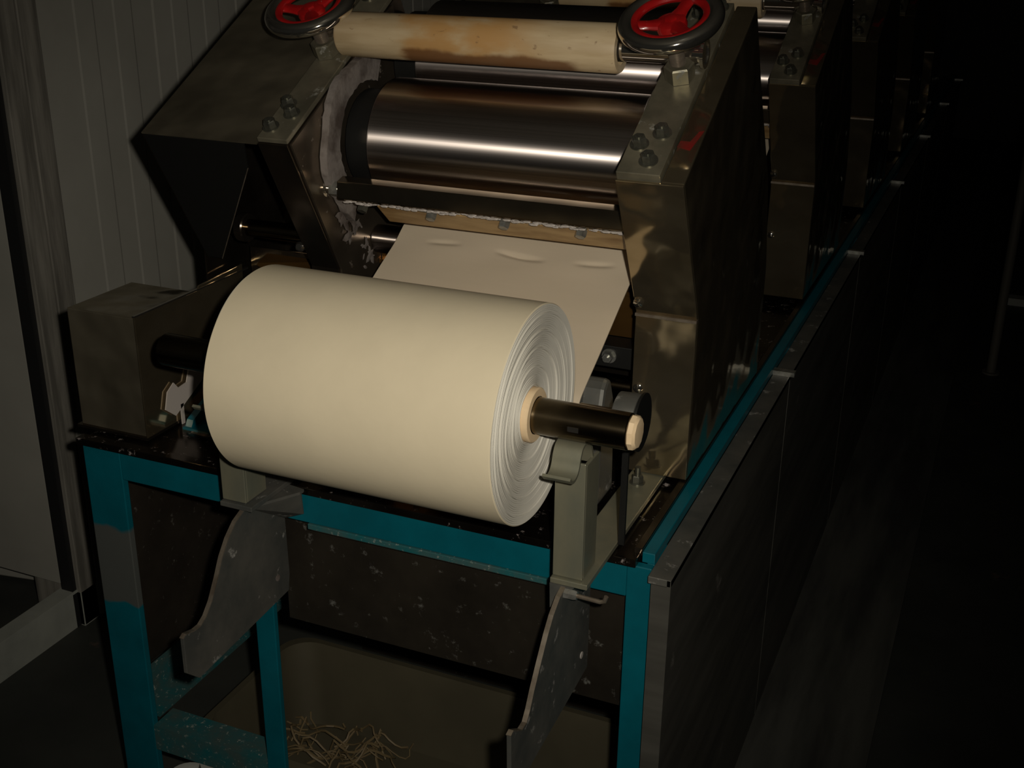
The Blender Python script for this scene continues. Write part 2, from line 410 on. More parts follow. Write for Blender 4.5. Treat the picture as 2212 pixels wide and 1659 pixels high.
for k in range(6):
    y0 = -.018 + k * .873 - (0.12 if k else 0)
    y1 = .73 + k * .873
    y0 = -.018 if k == 0 else .73 + (k - 1) * .873 + .006
    part('side_panel', lambda b: (box(b, .925, .93, y0, y1, FZ + .012, -.0125), box(b, .905, .925, y0, y0 + .006, FZ + .012, -.0225)), 'cover', T, smooth=False)
    part('panel_clip', lambda b: box(b, .9, .938, y1 - .004, y1 + .012, -.012, -.004), 'bolt_bright', T, smooth=False)
part('table_top', lambda b: (box(b, .004, .8805, .012, Lr, -.012, -.004), box(b, -.004, .8805, -.006, .012, -.0125, -.0015)), 'tray', T, smooth=False, bevel=.001)
part('tray_rim', lambda b: (box(b, .8725, .8835, .012, Lr, -.004, .006)), 'stainless_dark', T, smooth=False, bevel=.001)
part('side_sheet', lambda b: box(b, .004, .009, .072, 1.9, -.455, -.0405), 'inner', T, smooth=False)
part('rear_sheet', lambda b: box(b, .10, .86, .62, .625, FZ + .005, -.0125), 'inner', T, smooth=False)
part('apron_panel', lambda b: (box(b, .336, .867, .030, .033, -.250, -.068), box(b, .336, .339, .033, .60, -.250, -.068)), 'front', T, smooth=False)
part('apron_seam', lambda b: box(b, .40, .80, .006, .030, -.074, -.0685), 'edge', T, smooth=False)
part('side_sheet', lambda b: box(b, .874, .879, .08, 1.9, FZ + .01, -.0125), 'inner', T, smooth=False)

# ------------------------------------------------------------------ roller mill stations
F = Vector((0, .105, .446)); U = Vector((0, .8741, .4857)); Nn = Vector((0, -.4857, .8741))
def P(x, s, h=0): return Vector((x, 0, 0)) + F + U * s + Nn * h
TOP = P(0, .371); WAIST = (.221, .244)
def yz(v): return (v.y, v.z)
REAR = [(.500, .516), (.620, .352), (.670, .20), (.674, .01)]
Z0 = .0065
body = [yz(P(0, 0)), yz(TOP)] + REAR[:-1] + [(.674, Z0), (.221, Z0), WAIST]
body_low = [yz(P(0, 0, -.008)), yz(P(0, .371, -.008))] + [(.494, .510), (.614, .346), (.664, .20), (.668, Z0 + .003), (.227, Z0 + .003), (.227, .244)]

def bolt_part(x, s, parent, h=.012, r=.0092, m='bolt', base=.008):
    bm = BM(); hexbolt(bm, P(x, s, base), Nn, r, h, tip=.002); return obj('bolt', bm, m, parent=parent)

def make_stand_right(label):
    t = thing('roller_stand', (.842, .30, 0.002), label, 'roller stand', 'right roller stands')
    bm = BM(); prism_x(bm, body_low, .797, .852); obj('side_frame', bm, 'stainless_dark', t, smooth=False, bevel=.001)
    bm = BM(); prism_x(bm, body, .8535, .882); obj('guard', bm, 'stainless', t, smooth=False, bevel=.002, label='polished stainless guard')
    A = P(0, .001, 0)
    # folded front cover, upper and lower
    fr = Vector((0, WAIST[0] - F.y, WAIST[1] - F.z)); fn = Vector((0, fr.z, -fr.y)).normalized()
    if fn.y > 0: fn = -fn
    bm = BM(); prism_dir(bm, [(.797, F.y, F.z), (.882, F.y, F.z), (.882, WAIST[0], WAIST[1]), (.797, WAIST[0], WAIST[1])], fn * .0035)
    obj('front_cover', bm, 'stainless', t, smooth=False, bevel=.001)
    bm = BM(); box(bm, .797, .882, WAIST[0] - .0045, WAIST[0] - .0005, .008, WAIST[1] - .004); obj('front_cover', bm, 'stainless', t, smooth=False, bevel=.001, label='lower stainless cover smeared with flour')
    bm = BM(); box(bm, .797, .882, WAIST[0] - .0075, WAIST[0] + .002, WAIST[1] - .005, WAIST[1] - .001); obj('seam_strip', bm, 'edge', t, smooth=False)
    # front screws
    for z in (.135,):
        bm = BM(); lathe(bm, (.806, WAIST[0] - .0046, z), (0, -1, 0), [(0, .007), (.003, .0065), (.005, .003)], 16); obj('screw', bm, 'chrome', t)
    for z in (.262,):
        bm = BM(); yy = WAIST[0] - (z - WAIST[1]) * (.116 / .202)
        lathe(bm, Vector((.803, yy, z)) + fn * .0036, fn, [(0, .007), (.004, .0065), (.006, .003)], 16); obj('screw', bm, 'chrome', t)
    # cap plate and bolts
    bm = BM(); prism_dir(bm, [P(.797, .003, -.0075), P(.852, .003, -.0075), P(.852, .365, -.0075), P(.797, .365, -.0075)], Nn * .0155)
    cp = obj('cap_plate', bm, 'cap', t, smooth=False, bevel=.001, label='flat galvanized cap plate')
    for x, s in ((.811, .056), (.833, .080), (.831, .027), (.813, .335), (.836, .352)): bolt_part(x, s, cp)
    # ring reflection plate: shaft eye
    # red marks on the guard
    bm = BM(); prism_dir(bm, [P(.8545, .066, .0003), P(.872, .062, .0003), P(.880, .100, .0003), P(.874, .098, .0003), P(.868, .078, .0003), P(.856, .078, .0003)], Nn * .0006)
    obj('painted_mark', bm, 'redtape', t, smooth=False, label='smeared red paint mark')
    return t

def make_stand_left(label):
    t = thing('roller_stand', (.307, .30, 0.002), label, 'roller stand', 'left roller stands')
    bm = BM(); prism_x(bm, body, .2845, .332); obj('side_frame', bm, 'stainless_dark', t, smooth=False, bevel=.001)
    bm = BM(); prism_dir(bm, [P(.3322, .006, -.002), P(.3322, .34, -.002), P(.3322, .34, -.30), P(.3322, .10, -.36), Vector((.3322, .226, .012)), Vector((.3322, .2255, .243))], (.003, 0, 0))
    obj('liner_plate', bm, 'stainless_dusty', t, smooth=False)
    bm = BM(); prism_dir(bm, [P(.2845, .003, .0005), P(.332, .003, .0005), P(.332, .365, .0005), P(.2845, .365, .0005)], Nn * .0075)
    cp = obj('cap_plate', bm, 'cap', t, smooth=False, bevel=.001, label='flat galvanized cap plate')
    for x, s in ((.297, .077), (.312, .058), (.295, .027), (.296, .343), (.318, .352)): bolt_part(x, s, cp)
    return t

def make_left_guard(label):
    t = thing('chain_guard', (.185, .33, 0.002), label, 'guard', 'left chain guards')
    # top sheet
    bm = BM(); prism_dir(bm, [P(.088, 0, -.002), P(.283, 0, -.002), P(.283, .371, -.002), P(.088, .371, -.002)], Nn * .002)
    obj('top_sheet', bm, 'stainless_brushed', t, smooth=False, label='brushed stainless sloping top')
    bm = BM(); prism_x(bm, [yz(P(0, 0, -.0025)), yz(P(0, .371, -.0025))] + REAR[:-1] + [(.674, Z0), (.221, Z0), WAIST], .088, .0905)
    obj('side_sheet', bm, 'stainless_dark', t, smooth=False)
    fr = Vector((0, WAIST[0] - F.y, WAIST[1] - F.z)); fn = Vector((0, fr.z, -fr.y)).normalized()
    if fn.y > 0: fn = -fn
    def Q(x, k): return Vector((x, F.y + fr.y * k, F.z + fr.z * k - .002))
    bm = BM(); prism_dir(bm, [Q(.091, 0.003), Q(.262, 0.003), Q(.250, .19), Q(.118, 1.04), Q(.091, 1.04)], fn * -.0025)  # shade on this face is put into the sheet's black colour
    obj('front_sheet', bm, 'black', t, smooth=False, label='lower front sheet coloured black for its shade')
    bm = BM(); prism_dir(bm, [Q(.250, .19), Q(.2515, .19), Q(.1195, 1.04), Q(.118, 1.04)], fn * .0012)
    obj('folded_edge', bm, 'edge', t, smooth=False)
    # lower body with polished front
    bm = BM(); box(bm, .118, .2835, .30, .303, Z0, .235); box(bm, .2805, .2835, .303, .44, Z0, .235); obj('lower_sheet', bm, 'stainless_dark', t, smooth=False)
    bm = BM(); box(bm, .0905, .2835, .44, .443, Z0, .50); obj('rear_sheet', bm, 'stainless_dark', t, smooth=False)
    # drive shaft with collar inside the recess
    bm = BM(); cyl(bm, (.135, .22, .291), (.2843, .22, .291), .0135, 24); obj('drive_shaft', bm, 'shaft', t)
    bm = BM(); lathe(bm, (.162, .22, .291), (1, 0, 0), [(0, .021), (.002, .0225), (.014, .0225), (.016, .021)], 28); obj('collar', bm, 'stainless_dark', t)
    bm = BM(); prism_dir(bm, [(.15, .30, .225), (.2835, .30, .225), (.2835, .25, .175), (.15, .27, .215)], (0, .003, .003)); obj('inner_gusset', bm, 'reflection_brown', t, smooth=False)
    bm = BM(); lathe(bm, (.278, .205, .276), (0, -1, .2), [(0, .008), (.003, .008), (.006, .005)], 16); obj('screw', bm, 'chrome', t)
    return t

def make_handwheel(x, s, label, lean=(0, 0, 0), rot=0.0, dh=0.0):
    base = P(x, s, .0085); ax = (Nn + Vector(lean)).normalized()
    t = thing('handwheel', base, label, 'handwheel', 'red handwheels')
    t_nut = BM(); lathe(t_nut, base, Nn, [(0, .0195), (.019, .0195), (.021, .0175)], 6, a0=.35)
    lathe(t_nut, base, Nn, [(.021, .015), (.0215, .015)], 20)
    obj('lock_nut', t_nut, 'cap', t)
    prof = [(.02, .0100)]
    k = .02
    while k < .068 + dh:
        prof += [(k + .0008, .0104), (k + .0016, .0093)]; k += .0018
    prof += [(k, .0098)]
    bm = BM(); lathe(bm, base, ax, prof, 24); obj('threaded_stem', bm, 'edge', t)
    c = base + ax * (.084 + dh)
    bm = BM(); torus(bm, c, ax, .0560, .0105, .0100); obj('rim', bm, 'chrome', t, label='chromed outer rim')
    bm = BM()
    hc = c - ax * .007
    lathe(bm, hc, ax, [(-.013, .0145), (-.011, .0175), (.0, .0200), (.006, .0185), (.0085, .0125), (.009, .006)], 28)
    obj('hub', bm, 'red', t)
    bm = BM(); lathe(bm, hc, ax, [(.0085, .0082), (.0115, .0082), (.012, .007)], 6); obj('hub_nut', bm, 'red', t)
    bm = BM(); torus(bm, c + ax * .002, ax, .0460, .0062, .0055, 64, 10); obj('inner_ring', bm, 'red', t)
    u = Vector((1, 0, 0)); u = (u - ax * u.dot(ax)).normalized(); v = ax.cross(u)
    for k in range(3):
        a = rot + k * 2 * pi / 3; e = u * math.cos(a) + v * math.sin(a); f = ax.cross(e)
        bm = BM(); sec = []
        for q, (rr, wd, hh) in enumerate(((.008, .0125, .0075), (.026, .0085, .0052), (.038, .0085, .0048), (.049, .0125, .0046))):
            cc = c + e * rr + ax * (-.0055 + .0022 * q)
            sec.append([bm.verts.new(cc + f * (wd * math.cos(2 * pi * j / 12)) + ax * (hh * math.sin(2 * pi * j / 12))) for j in range(12)])
        for q in range(3):
            for j in range(12): bm.faces.new((sec[q][j], sec[q][(j + 1) % 12], sec[q + 1][(j + 1) % 12], sec[q + 1][j]))
        bm.faces.new(sec[0][::-1]); bm.faces.new(sec[-1])
        obj('spoke', bm, 'red', t)
    return t

R1 = (.300, .428); RR = .090; R2 = (R1[0] + .1805 * math.cos(math.radians(33)), R1[1] + .1805 * math.sin(math.radians(33)))
def make_roller(yzc, label, group):
    t = thing('steel_roller', (.5935, yzc[0], yzc[1] - RR), label, 'roller', group)
    bm = BM(); lathe(bm, (.392, *yzc), (1, 0, 0), [(0, RR - .003), (.003, RR), (.400, RR), (.403, RR - .003)], 128)
    obj('barrel', bm, 'roller', t, origin=(.5935, yzc[0], yzc[1]))
    bm = BM(); cyl(bm, (.3487, *yzc), (.392, *yzc), .072, 40); obj('dark_gap_disc', bm, 'black', t)  # black disc added to paint the dark gap beside the barrel
    bm = BM(); cyl(bm, (.7952, *yzc), (.7968, *yzc), .03, 32); obj('journal', bm, 'shaft', t)
    return t

def make_cheek(x0, x1, label):
    t_m = BM(); n = 40; inner = []; outer = []
    rnd = random.Random(3)
    for i in range(n + 1):
        a = math.radians(70 + 175 * i / n)     # from top round the front to below
        ro = RR + .026 + .003 * math.sin(i * .5) + .006 * (i / n) + rnd.uniform(-.002, .002)
        ri = RR - .006 + rnd.uniform(-.0015, .0015)
        inner.append((R1[0] + math.cos(a) * ri, R1[1] + math.sin(a) * ri))
        outer.append((R1[0] + math.cos(a) * ro, R1[1] + math.sin(a) * ro))
    poly = outer + inner[::-1]
    a = [t_m.verts.new((x0, y_, z_)) for y_, z_ in poly]; b_ = [t_m.verts.new((x1, y_, z_)) for y_, z_ in poly]
    N_ = len(poly)
    for i in range(n):
        j = N_ - 1 - i
        t_m.faces.new((a[i], a[i + 1], a[j - 1], a[j])); t_m.faces.new((b_[i], b_[j], b_[j - 1], b_[i + 1]))
    for i in range(N_): t_m.faces.new((a[i], b_[i], b_[(i + 1) % N_], a[(i + 1) % N_]))
    return t_m

def make_scraper(label):
    t = thing('scraper_bar', (.56, .19, .355), label, 'scraper', 'scraper bars')
    bm = BM(); poly = [(.186, .3855), (.203, .3905), (.206, .386), (.198, .364), (.188, .3575), (.184, .361)]
    prism_x(bm, poly, .357, .7955); obj('steel_bar', bm, 'bar', t, smooth=False, bevel=.0015)
    bm = BM(); lathe(bm, (.3325, .195, .372), (1, 0, 0), [(0, .0125), (.003, .0125), (.004, .008), (.0245, .008)], 24); obj('end_washer', bm, 'chrome', t)
    bm = BM(); lathe(bm, (.343, .195, .372), (1, 0, 0), [(0, .011), (.013, .011)], 6); obj('end_nut', bm, 'bolt_bright', t)
    bm = BM(); box(bm, .787, .7955, .186, .204, .352, .386); obj('end_block', bm, 'dust', t, smooth=False, label='flour caked end block')
    bm = BM(); prism_x(bm, [(.20, .3625), (.245, .350), (.245, .3285), (.236, .3215), (.2, .352)], .412, .790); obj('wood_strip', bm, 'wood_strip', t, smooth=False, bevel=.002, label='brown stained wooden strip')
    for x in (.391, .50, .611, .722):
        bm = BM(); hexbolt(bm, (x, .203, .3545), (0, -.6, -.8), .0080, .014); obj('bolt', bm, 'bolt_bright' if x > .4 else 'bolt', t)
        bm = BM(); box(bm, x - .009, x + .009, .191, .203, .3535, .3585); obj('clip', bm, 'bolt_bright', t, smooth=False, bevel=.001)
    bm = BM(); rnd = random.Random(5)
    for k in range(170):
        x = rnd.uniform(.37, .79); r = rnd.uniform(.0012, .0036)
        bmesh.ops.create_icosphere(bm, subdivisions=1, radius=r, matrix=Matrix.Translation((x, .1865 + rnd.uniform(-.003, .004), .3575 + rnd.uniform(-.0015, .0015))) @ Matrix.Diagonal((2.2, 1, .7, 1)))
    obj('flour_crust', bm, 'scrap', t, kind='stuff')
    return t

def make_wood_roll(label, y0=.286, z0=.5768):
    t = thing('timber_roll', (.537, y0, z0 - .032), label, 'wooden roll', 'timber rolls')
    bm = BM(); lathe(bm, (.319, y0, z0), (1, 0, 0), [(0, .0200), (.0, .029), (.004, .0315), (.416, .0322), (.4195, .0305), (.4195, .0205)], 64, cap=False)
    obj('timber_sleeve', bm, 'timber', t, origin=(.537, y0, z0))
    bm = BM(); lathe(bm, (.296, y0, z0), (1, 0, 0), [(0, .015), (.001, .016), (.552, .016), (.554, .014)], 40); obj('steel_shaft', bm, 'chrome', t, label='polished steel shaft')
    bm = BM(); lathe(bm, (.848, y0, z0), (1, 0, 0), [(0, .0155), (.0, .0195), (.004, .0195), (.004, .014), (.002, .013)], 32); obj('end_ring', bm, 'chrome', t)
    return t

GS = 'second mill', 'third mill', 'fourth mill', 'farthest mill'
st_r = make_stand_right('mirror polished right roller stand beside the dough roll, nearest the camera')
st_l = make_stand_left('flour dusted left roller stand of the nearest mill, beside the sloping chain guard')
gd_l = make_left_guard('large brushed stainless chain guard with sloping top, nearest the white wall panels')
hw_r = make_handwheel(.824, .193, 'red handwheel with chrome rim above the right end of the stained timber roll', lean=(-.06, 0, 0), rot=math.radians(75))
hw_l = make_handwheel(.297, .198, 'red handwheel with chrome rim at the top left, left of the stained timber roll', lean=(-.03, 0, 0), rot=math.radians(60), dh=-.010)
ro_1 = make_roller(R1, 'large shiny steel roller directly above the scraper bar of the nearest mill', 'front steel rollers')
ro_2 = make_roller(R2, 'steel roller behind and above the large front roller, below the timber roll', 'rear steel rollers')
scr = make_scraper('steel scraper bar with bolted wooden strip below the large front roller')
wr = make_wood_roll('brown stained cream timber roll lying on top of the nearest mill')
# end cheeks of the near mill are packed with flour
bm = make_cheek(.3365, .348, ''); ck = obj('end_cheek', bm, 'dust', origin=(.37, R1[0], R1[1] - RR)); tag(ck, 'flour caked end cheek at the left end of the front steel roller', 'end cheek', 'end cheeks')
bm = make_cheek(.7957, .7967, ''); ck2 = obj('end_cheek', bm, 'dust', origin=(.80, R1[0], R1[1] - RR)); tag(ck2, 'flour caked end cheek at the right end of the front steel roller', 'end cheek', 'end cheeks')

bm = BM(); rnd = random.Random(8)
for k in range(46):
    c_ = rnd.choice(((.262, .300), (.30, .262), (.232, .318), (.31, .24))); r_ = rnd.uniform(.002, .010) * rnd.uniform(.5, 1)
    bmesh.ops.create_icosphere(bm, subdivisions=1, radius=r_, matrix=Matrix.Translation((.3365, c_[0] + rnd.gauss(0, .012), c_[1] + rnd.gauss(0, .010))) @ Matrix.Rotation(rnd.uniform(0, 3), 4, 'X') @ Matrix.Diagonal((.12, .8, 1.9, 1)))
obj('flour_crust', bm, 'dust', st_l, kind='stuff', label='crumbs of white flour on the inner face')

# inner cross members of the near mill
cm = thing('cross_member', (.56, .32, .06), 'dark bolted cross bar with a plate above painted with a brown reflection, behind the hanging dough sheet', 'cross bar', 'cross bars')
bm = BM(); box(bm, .3365, .7965, .345, .349, .158, .238); obj('rear_plate', bm, 'reflection_brown', cm, smooth=False, label='plate painted with a brown reflection')
bm = BM(); box(bm, .3365, .7965, .335, .345, .225, .231); obj('plate_fold', bm, 'reflection_brown', cm, smooth=False)
bm = BM(); box(bm, .3365, .7965, .302, .345, .124, .157); obj('flat_bar', bm, 'black', cm, smooth=False, bevel=.001)
bm = BM(); hexbolt(bm, (.735, .3015, .142), (0, -1, 0), .0085, .013, tip=.006); obj('bolt', bm, 'bolt_bright', cm)
bm = BM(); cyl(bm, (.3365, .31, .094), (.7965, .31, .094), .0165, 28); obj('round_bar', bm, 'shaft', cm)
bm = BM(); box(bm, .3365, .7965, .40, .404, .008, .155); obj('rear_plate', bm, 'stainless_dark', cm, smooth=False)

# lower guide roller which carries the hanging web
bm = BM(); cyl(bm, (.3365, .335, .265), (.7965, .335, .265), .022, 32)
gr = obj('guide_roller', bm, 'roller', origin=(.56, .335, .243)); tag(gr, 'thin steel guide roller under the top of the hanging dough sheet', 'roller')

# dough webs
def smooth_line(pts, n=40):
    out = []
    P_ = [pts[0]] + pts + [pts[-1]]
    for i in range(1, len(P_) - 2):
        for k in range(n // (len(pts) - 1)):
            t = k / (n // (len(pts) - 1)); a, b2, c, d_ = P_[i - 1], P_[i], P_[i + 1], P_[i + 2]
            out.append(tuple(.5 * ((2 * b2[q]) + (-a[q] + c[q]) * t + (2 * a[q] - 5 * b2[q] + 4 * c[q] - d_[q]) * t * t + (-a[q] + 3 * b2[q] - 3 * c[q] + d_[q]) * t ** 3) for q in (0, 1)))
    out.append(pts[-1]); return out
TY, TZ, TR = -.087, .208, .1295
wl_pts = smooth_line([(.338, .318), (.312, .3025), (.27, .276), (.21, .244), (.14, .206), (.075, .172), (.050, .150), (.043, .190)], 280)
def wob(x, k):
    k0 = .285 + .016 * math.sin(x * 21 + .4)
    am = max(0.0, .25 + .75 * math.sin(x * 52 + 1.9) + .35 * math.sin(x * 23))
    return .0036 * am * math.exp(-((k - k0) / .012) ** 2) + .0012 * math.sin(x * 31 + 2.2) * math.exp(-((k - .3) / .06) ** 2)
bm = BM(); strip_sheet(bm, wl_pts[:-30], .398, .7745, .0016, nx=90, wob=wob)
web = obj('dough_sheet', bm, 'web', origin=(.58, .2, .16))
tag(web, 'glossy cream dough sheet hanging from the nearest mill down behind the big roll', 'dough sheet')

# ------------------------------------------------------------------ take-up roll
X0, X1 = .411, .7765
dr = thing('dough_roll', (.593, TY, TZ - TR), 'big cream roll of wound dough sheet on a steel shaft in front', 'dough roll')
bm = BM(); lathe(bm, (X0, TY, TZ), (1, 0, 0), [(0, TR - .0012), (.0012, TR), (X1 - X0 - .0012, TR), (X1 - X0, TR - .0012)], 160, cap=False)
obj('wound_sheet', bm, 'dough', dr, origin=(.593, TY, TZ))
def end_face(x, sgn):
    rnd = random.Random(11 if sgn > 0 else 12)
    bm = BM(); prof = []; r = TR - .0012; k = 0; drift = 0
    nl = 44; r_in = .026
    while r > r_in + .0005:
        f = (TR - r) / (TR - r_in)
        dish = -.005 * math.sin(min(1, f * 1.15) * pi / 2) ** 1.5 - .003 * f * f
        drift = drift * .75 + rnd.uniform(-.0007, .0007)
        off = dish + drift + (.0018 if k % 9 == 4 else 0)
        prof.append((sgn * off, r)); prof.append((sgn * (off - .0005), r - .0019)); prof.append((sgn * (off - .0011), r - .0021))
        r -= .0023; k += 1
    n = 128; rings = []
    for q, (t, rr) in enumerate(prof):
        ring = []
        for i in range(n):
            a = 2 * pi * i / n
            ecc = 1 + .004 * math.sin(a * 2 + rr * 60) * (rr / TR)
            ring.append(bm.verts.new((x + t + .0006 * math.sin(3 * a + rr * 90), TY + math.cos(a) * rr * (ecc if q else 1), TZ + math.sin(a) * rr * (ecc if q else 1))))
        rings.append(ring)
    for q in range(len(rings) - 1):
        for i in range(n): bm.faces.new((rings[q][i], rings[q][(i + 1) % n], rings[q + 1][(i + 1) % n], rings[q + 1][i]))
    return bm
obj('layered_end', end_face(X1, 1), 'layers', dr, label='greyish stacked layer edges')
obj('layered_end', end_face(X0, -1), 'layers', dr)
bm = BM(); lathe(bm, (X0 - .006, TY, TZ), (1, 0, 0), [(0, .0225), (0, .031), (.002, .0325), (X1 - X0 + .006, .0325), (X1 - X0 + .0075, .031), (X1 - X0 + .0075, .0225)], 40, cap=False)
obj('wooden_core', bm, 'wood_core', dr)
bm = BM(); lathe(bm, (.255, TY, TZ), (1, 0, 0), [(0, .020), (.001, .0215), (.634, .0215), (.635, .0205)], 48)
obj('steel_shaft', bm, 'shaft', dr, label='dark oily steel shaft')
bm = BM(); lathe(bm, (.8903, TY, TZ), (1, 0, 0), [(0, .0195), (.001, .0205), (.0065, .0200), (.0095, .0170), (.010, .010)], 10)
obj('end_plug', bm, 'wood_core', dr, label='cream faceted plug')
bm = BM(); box(bm, .823, .836, TY - .0222, TY - .0205, TZ - .003, TZ + .003); obj('foil_patch', bm, 'chrome', dr, smooth=False)

# ------------------------------------------------------------------ take-up brackets
def bracket(x, side, label, hook=True):
    """x: left edge of the post; side +1 right bracket, -1 left bracket"""
    t = thing('take_up_bracket', (x + .02, -.05, .0), label, 'bracket', 'take-up brackets')
    w_ = .0375; top = .1815
    # post: folded channel
    bm = BM(); box(bm, x, x + w_, -.0925, -.0885, .0075, .160); obj('post', bm, 'galv', t, smooth=False, bevel=.001)
    bm = BM(); box(bm, x + w_ - .0045, x + w_, -.0883, -.045, .0075, .157); obj('post_side', bm, 'galv', t, smooth=False, bevel=.001)
    bm = BM(); box(bm, x + .0, x + .004, -.0883, -.055, .0075, .150); obj('post_side', bm, 'galv_dirty', t, smooth=False)
    bm = BM(); pts = []
    # cradle plate with a curled lip, holds the shaft from below
    line = [(-.060, .150), (-.066, .168), (-.075, .1795), (-.087, .1837), (-.098, .1815), (-.1045, .173), (-.1085, .163), (-.114, .156), (-.123, .153), (-.132, .155), (-.138, .161)]
    strip_sheet(bm, smooth_line(line, 55), x + .002, x + w_ - .002, .0035, nx=2)
    obj('cradle_hook', bm, 'galv', t, label='curled galvanized hook')
    # base bar along the table
    bm = BM(); box(bm, x - .001, x + .046 if side > 0 else x + w_ + .012, -.098, .285 if side > 0 else .26, -.0008, .0065)
    obj('base_bar', bm, 'galv_dirty' if side < 0 else 'galv', t, smooth=False, bevel=.001)
    bm = BM(); hexbolt(bm, (x + .018, .185, .0066), (0, 0, 1), .0085, .012, tip=.012); obj('bolt', bm, 'bolt', t)
    # catch arm: plate below the end of the base bar, notched tip
    xa = x + (.019 if side > 0 else .034)
    prof = [(-.088, -.001), (-.112, -.0105), (-.131, -.026), (-.147, -.046), (-.160, -.070), (-.176, -.096), (-.190, -.111), (-.202, -.1175), (-.214, -.1175), (-.232, -.1125), (-.238, -.116), (-.238, -.168), (-.222, -.178), (-.003, -.178), (.0, -.150), (-.0035, -.001)]
    if side > 0: prof = [(-.088, -.001), (-.114, -.007), (-.135, -.020), (-.151, -.036), (-.172, -.062), (-.191, -.087), (-.203, -.106), (-.213, -.117), (-.226, -.1175), (-.252, -.100), (-.259, -.102), (-.257, -.160), (-.235, -.182), (-.004, -.184), (-.0035, -.150), (-.0035, -.001)]
    k = [p for p in prof]
    # bottom edge slopes from the tip back up to the table side
    k[-4] = (-.215, -.190); k[-3] = (-.0045, -.176)
    bm = BM(); prism_x(bm, k, xa - .0055, xa); obj('catch_arm', bm, 'galv_dirty', t, smooth=False, bevel=.0006)
    bm = BM(); es = k[:11]
    strip_sheet(bm, [(a - .0008, c + .0004) for a, c in es], xa - .0058, xa + .0003, .0014, nx=1); obj('arm_edge', bm, 'edge', t, smooth=False, label='bright cut edge of the arm')
    bm = BM(); cyl(bm, (xa - .0001, -.030, -.1415), (xa + .0008, -.030, -.1415), .0048, 18); obj('arm_hole', bm, 'scrap' if side > 0 else 'dust', t)
    if side > 0:
        bm = BM(); hexbolt(bm, (xa - .006, -.100, -.009), (1, 0, 0), .0065, .022, washer=False); obj('arm_nut', bm, 'bolt_bright', t)
        bm = BM(); tube(bm, [(xa + .014, -.100, -.009), (xa + .045, -.100, -.010), (xa + .050, -.100, -.008), (xa + .052, -.100, -.001)], .0028, 10); obj('bent_rod', bm, 'edge', t)
        bm = BM(); prism_dir(bm, [(x - .001, -.0985, -.0008), (x + .03, -.0985, -.0008), (x + .0, -.0985, -.035)], (0, .003, 0)); obj('gusset', bm, 'galv_dirty', t, smooth=False)
    else:
        bm = BM(); prism_dir(bm, [(xa, -.086, -.0012), (xa + .040, -.020, -.0012), (xa + .040, -.010, -.0012), (xa, -.004, -.0012)], (0, 0, -.004)); obj('gusset', bm, 'galv_dirty', t, smooth=False)
        bm = BM(); prism_dir(bm, [(xa + .002, -.082, -.0055), (xa + .040, -.018, -.0055), (xa + .032, -.0035, -.045), (xa + .002, -.0035, -.058)], (0, .002, .0)); obj('weld_patch', bm, 'galv_dirty', t, smooth=False)
    return t
bracket(.8035, 1, 'right take-up bracket, pale galvanized post with a hook under the shaft end')
bracket(.3285, -1, 'left take-up bracket, mostly hidden under the big dough roll, with a long notched arm')

# pulley, knob, lumpy wrap beside the shaft end
t = thing('pulley', (.868, -.005, .14), 'dark steel pulley disc right behind the shaft end', 'pulley')
bm = BM(); lathe(bm, (.842, .010, .178), (1, 0, 0), [(0, .029), (.002, .033), (.024, .034), (.028, .033), (.030, .027), (.030, .010)], 40); obj('disc', bm, 'galv_dirty', t)
bm = BM(); lathe(bm, (.8722, .010, .178), (1, 0, 0), [(0, .036), (.003, .036)], 40); obj('rim', bm, 'black', t)
bm = BM(); cyl(bm, (.7955, .010, .178), (.842, .010, .178), .011, 20); obj('stub_shaft', bm, 'shaft', t)
bm = BM(); box(bm, .852, .860, .008, .013, .0075, .145); obj('support_plate', bm, 'black', t, smooth=False)
bm = BM(); lathe(bm, (.853, .045, .186), (.2, -.6, .77), [(0, .004), (.004, .006), (.012, .006), (.015, .004)], 12); kn = obj('knob', bm, 'green', origin=(.853, .045, .186)); tag(kn, 'small green plastic knob just above the pulley disc', 'knob')
t = thing('bearing_block', (.782, .1, .007), 'flour dusted bearing block standing between the big roll and the right stand', 'bearing')
bm = BM()
prism_x(bm, [(.085 + .0, .007), (.155, .007), (.150, .09), (.142, .15), (.128, .178), (.115, .183), (.102, .172), (.092, .14), (.088, .08)], .762, .796)
obj('housing', bm, 'galv_dirty', t, smooth=False, bevel=.006)
bm = BM(); lathe(bm, (.7615, .12, .128), (-1, 0, 0), [(0, .022), (.003, .022), (.004, .013)], 24); obj('bearing_ring', bm, 'stainless_dusty', t)
bm = BM(); hexbolt(bm, (.775, .0905, .05), (0, -1, .1), .0085, .012); obj('bolt', bm, 'bolt', t)

# ------------------------------------------------------------------ gearbox on the left
g = thing('gearbox_cover', (.038, .11, .0), 'small square stainless cover box at the left end of the table', 'cover box')
bm = BM(); box(bm, -.026, .100, .034, .178, -.0008, .190); obj('cover', bm, 'stainless_brushed', g, smooth=False, bevel=.0018)
bm = BM(); box(bm, -.030, .104, .028, .182, -.0012, .003); obj('foot_flange', bm, 'stainless_dark', g, smooth=False)
bm = BM(); prism_x(bm, [(.030, .002), (.295, .002), (.295, .205), (.1805, .1995), (.176, .193), (.030, .193)], .1008, .1035); obj('side_plate', bm, 'stainless', g, smooth=False, bevel=.0006, label='mirror polished side plate')
bm = BM(); box(bm, .1000, .1042, .0295, .31, .193, .1955); o = obj('plate_edge', bm, 'chrome', g, smooth=False)
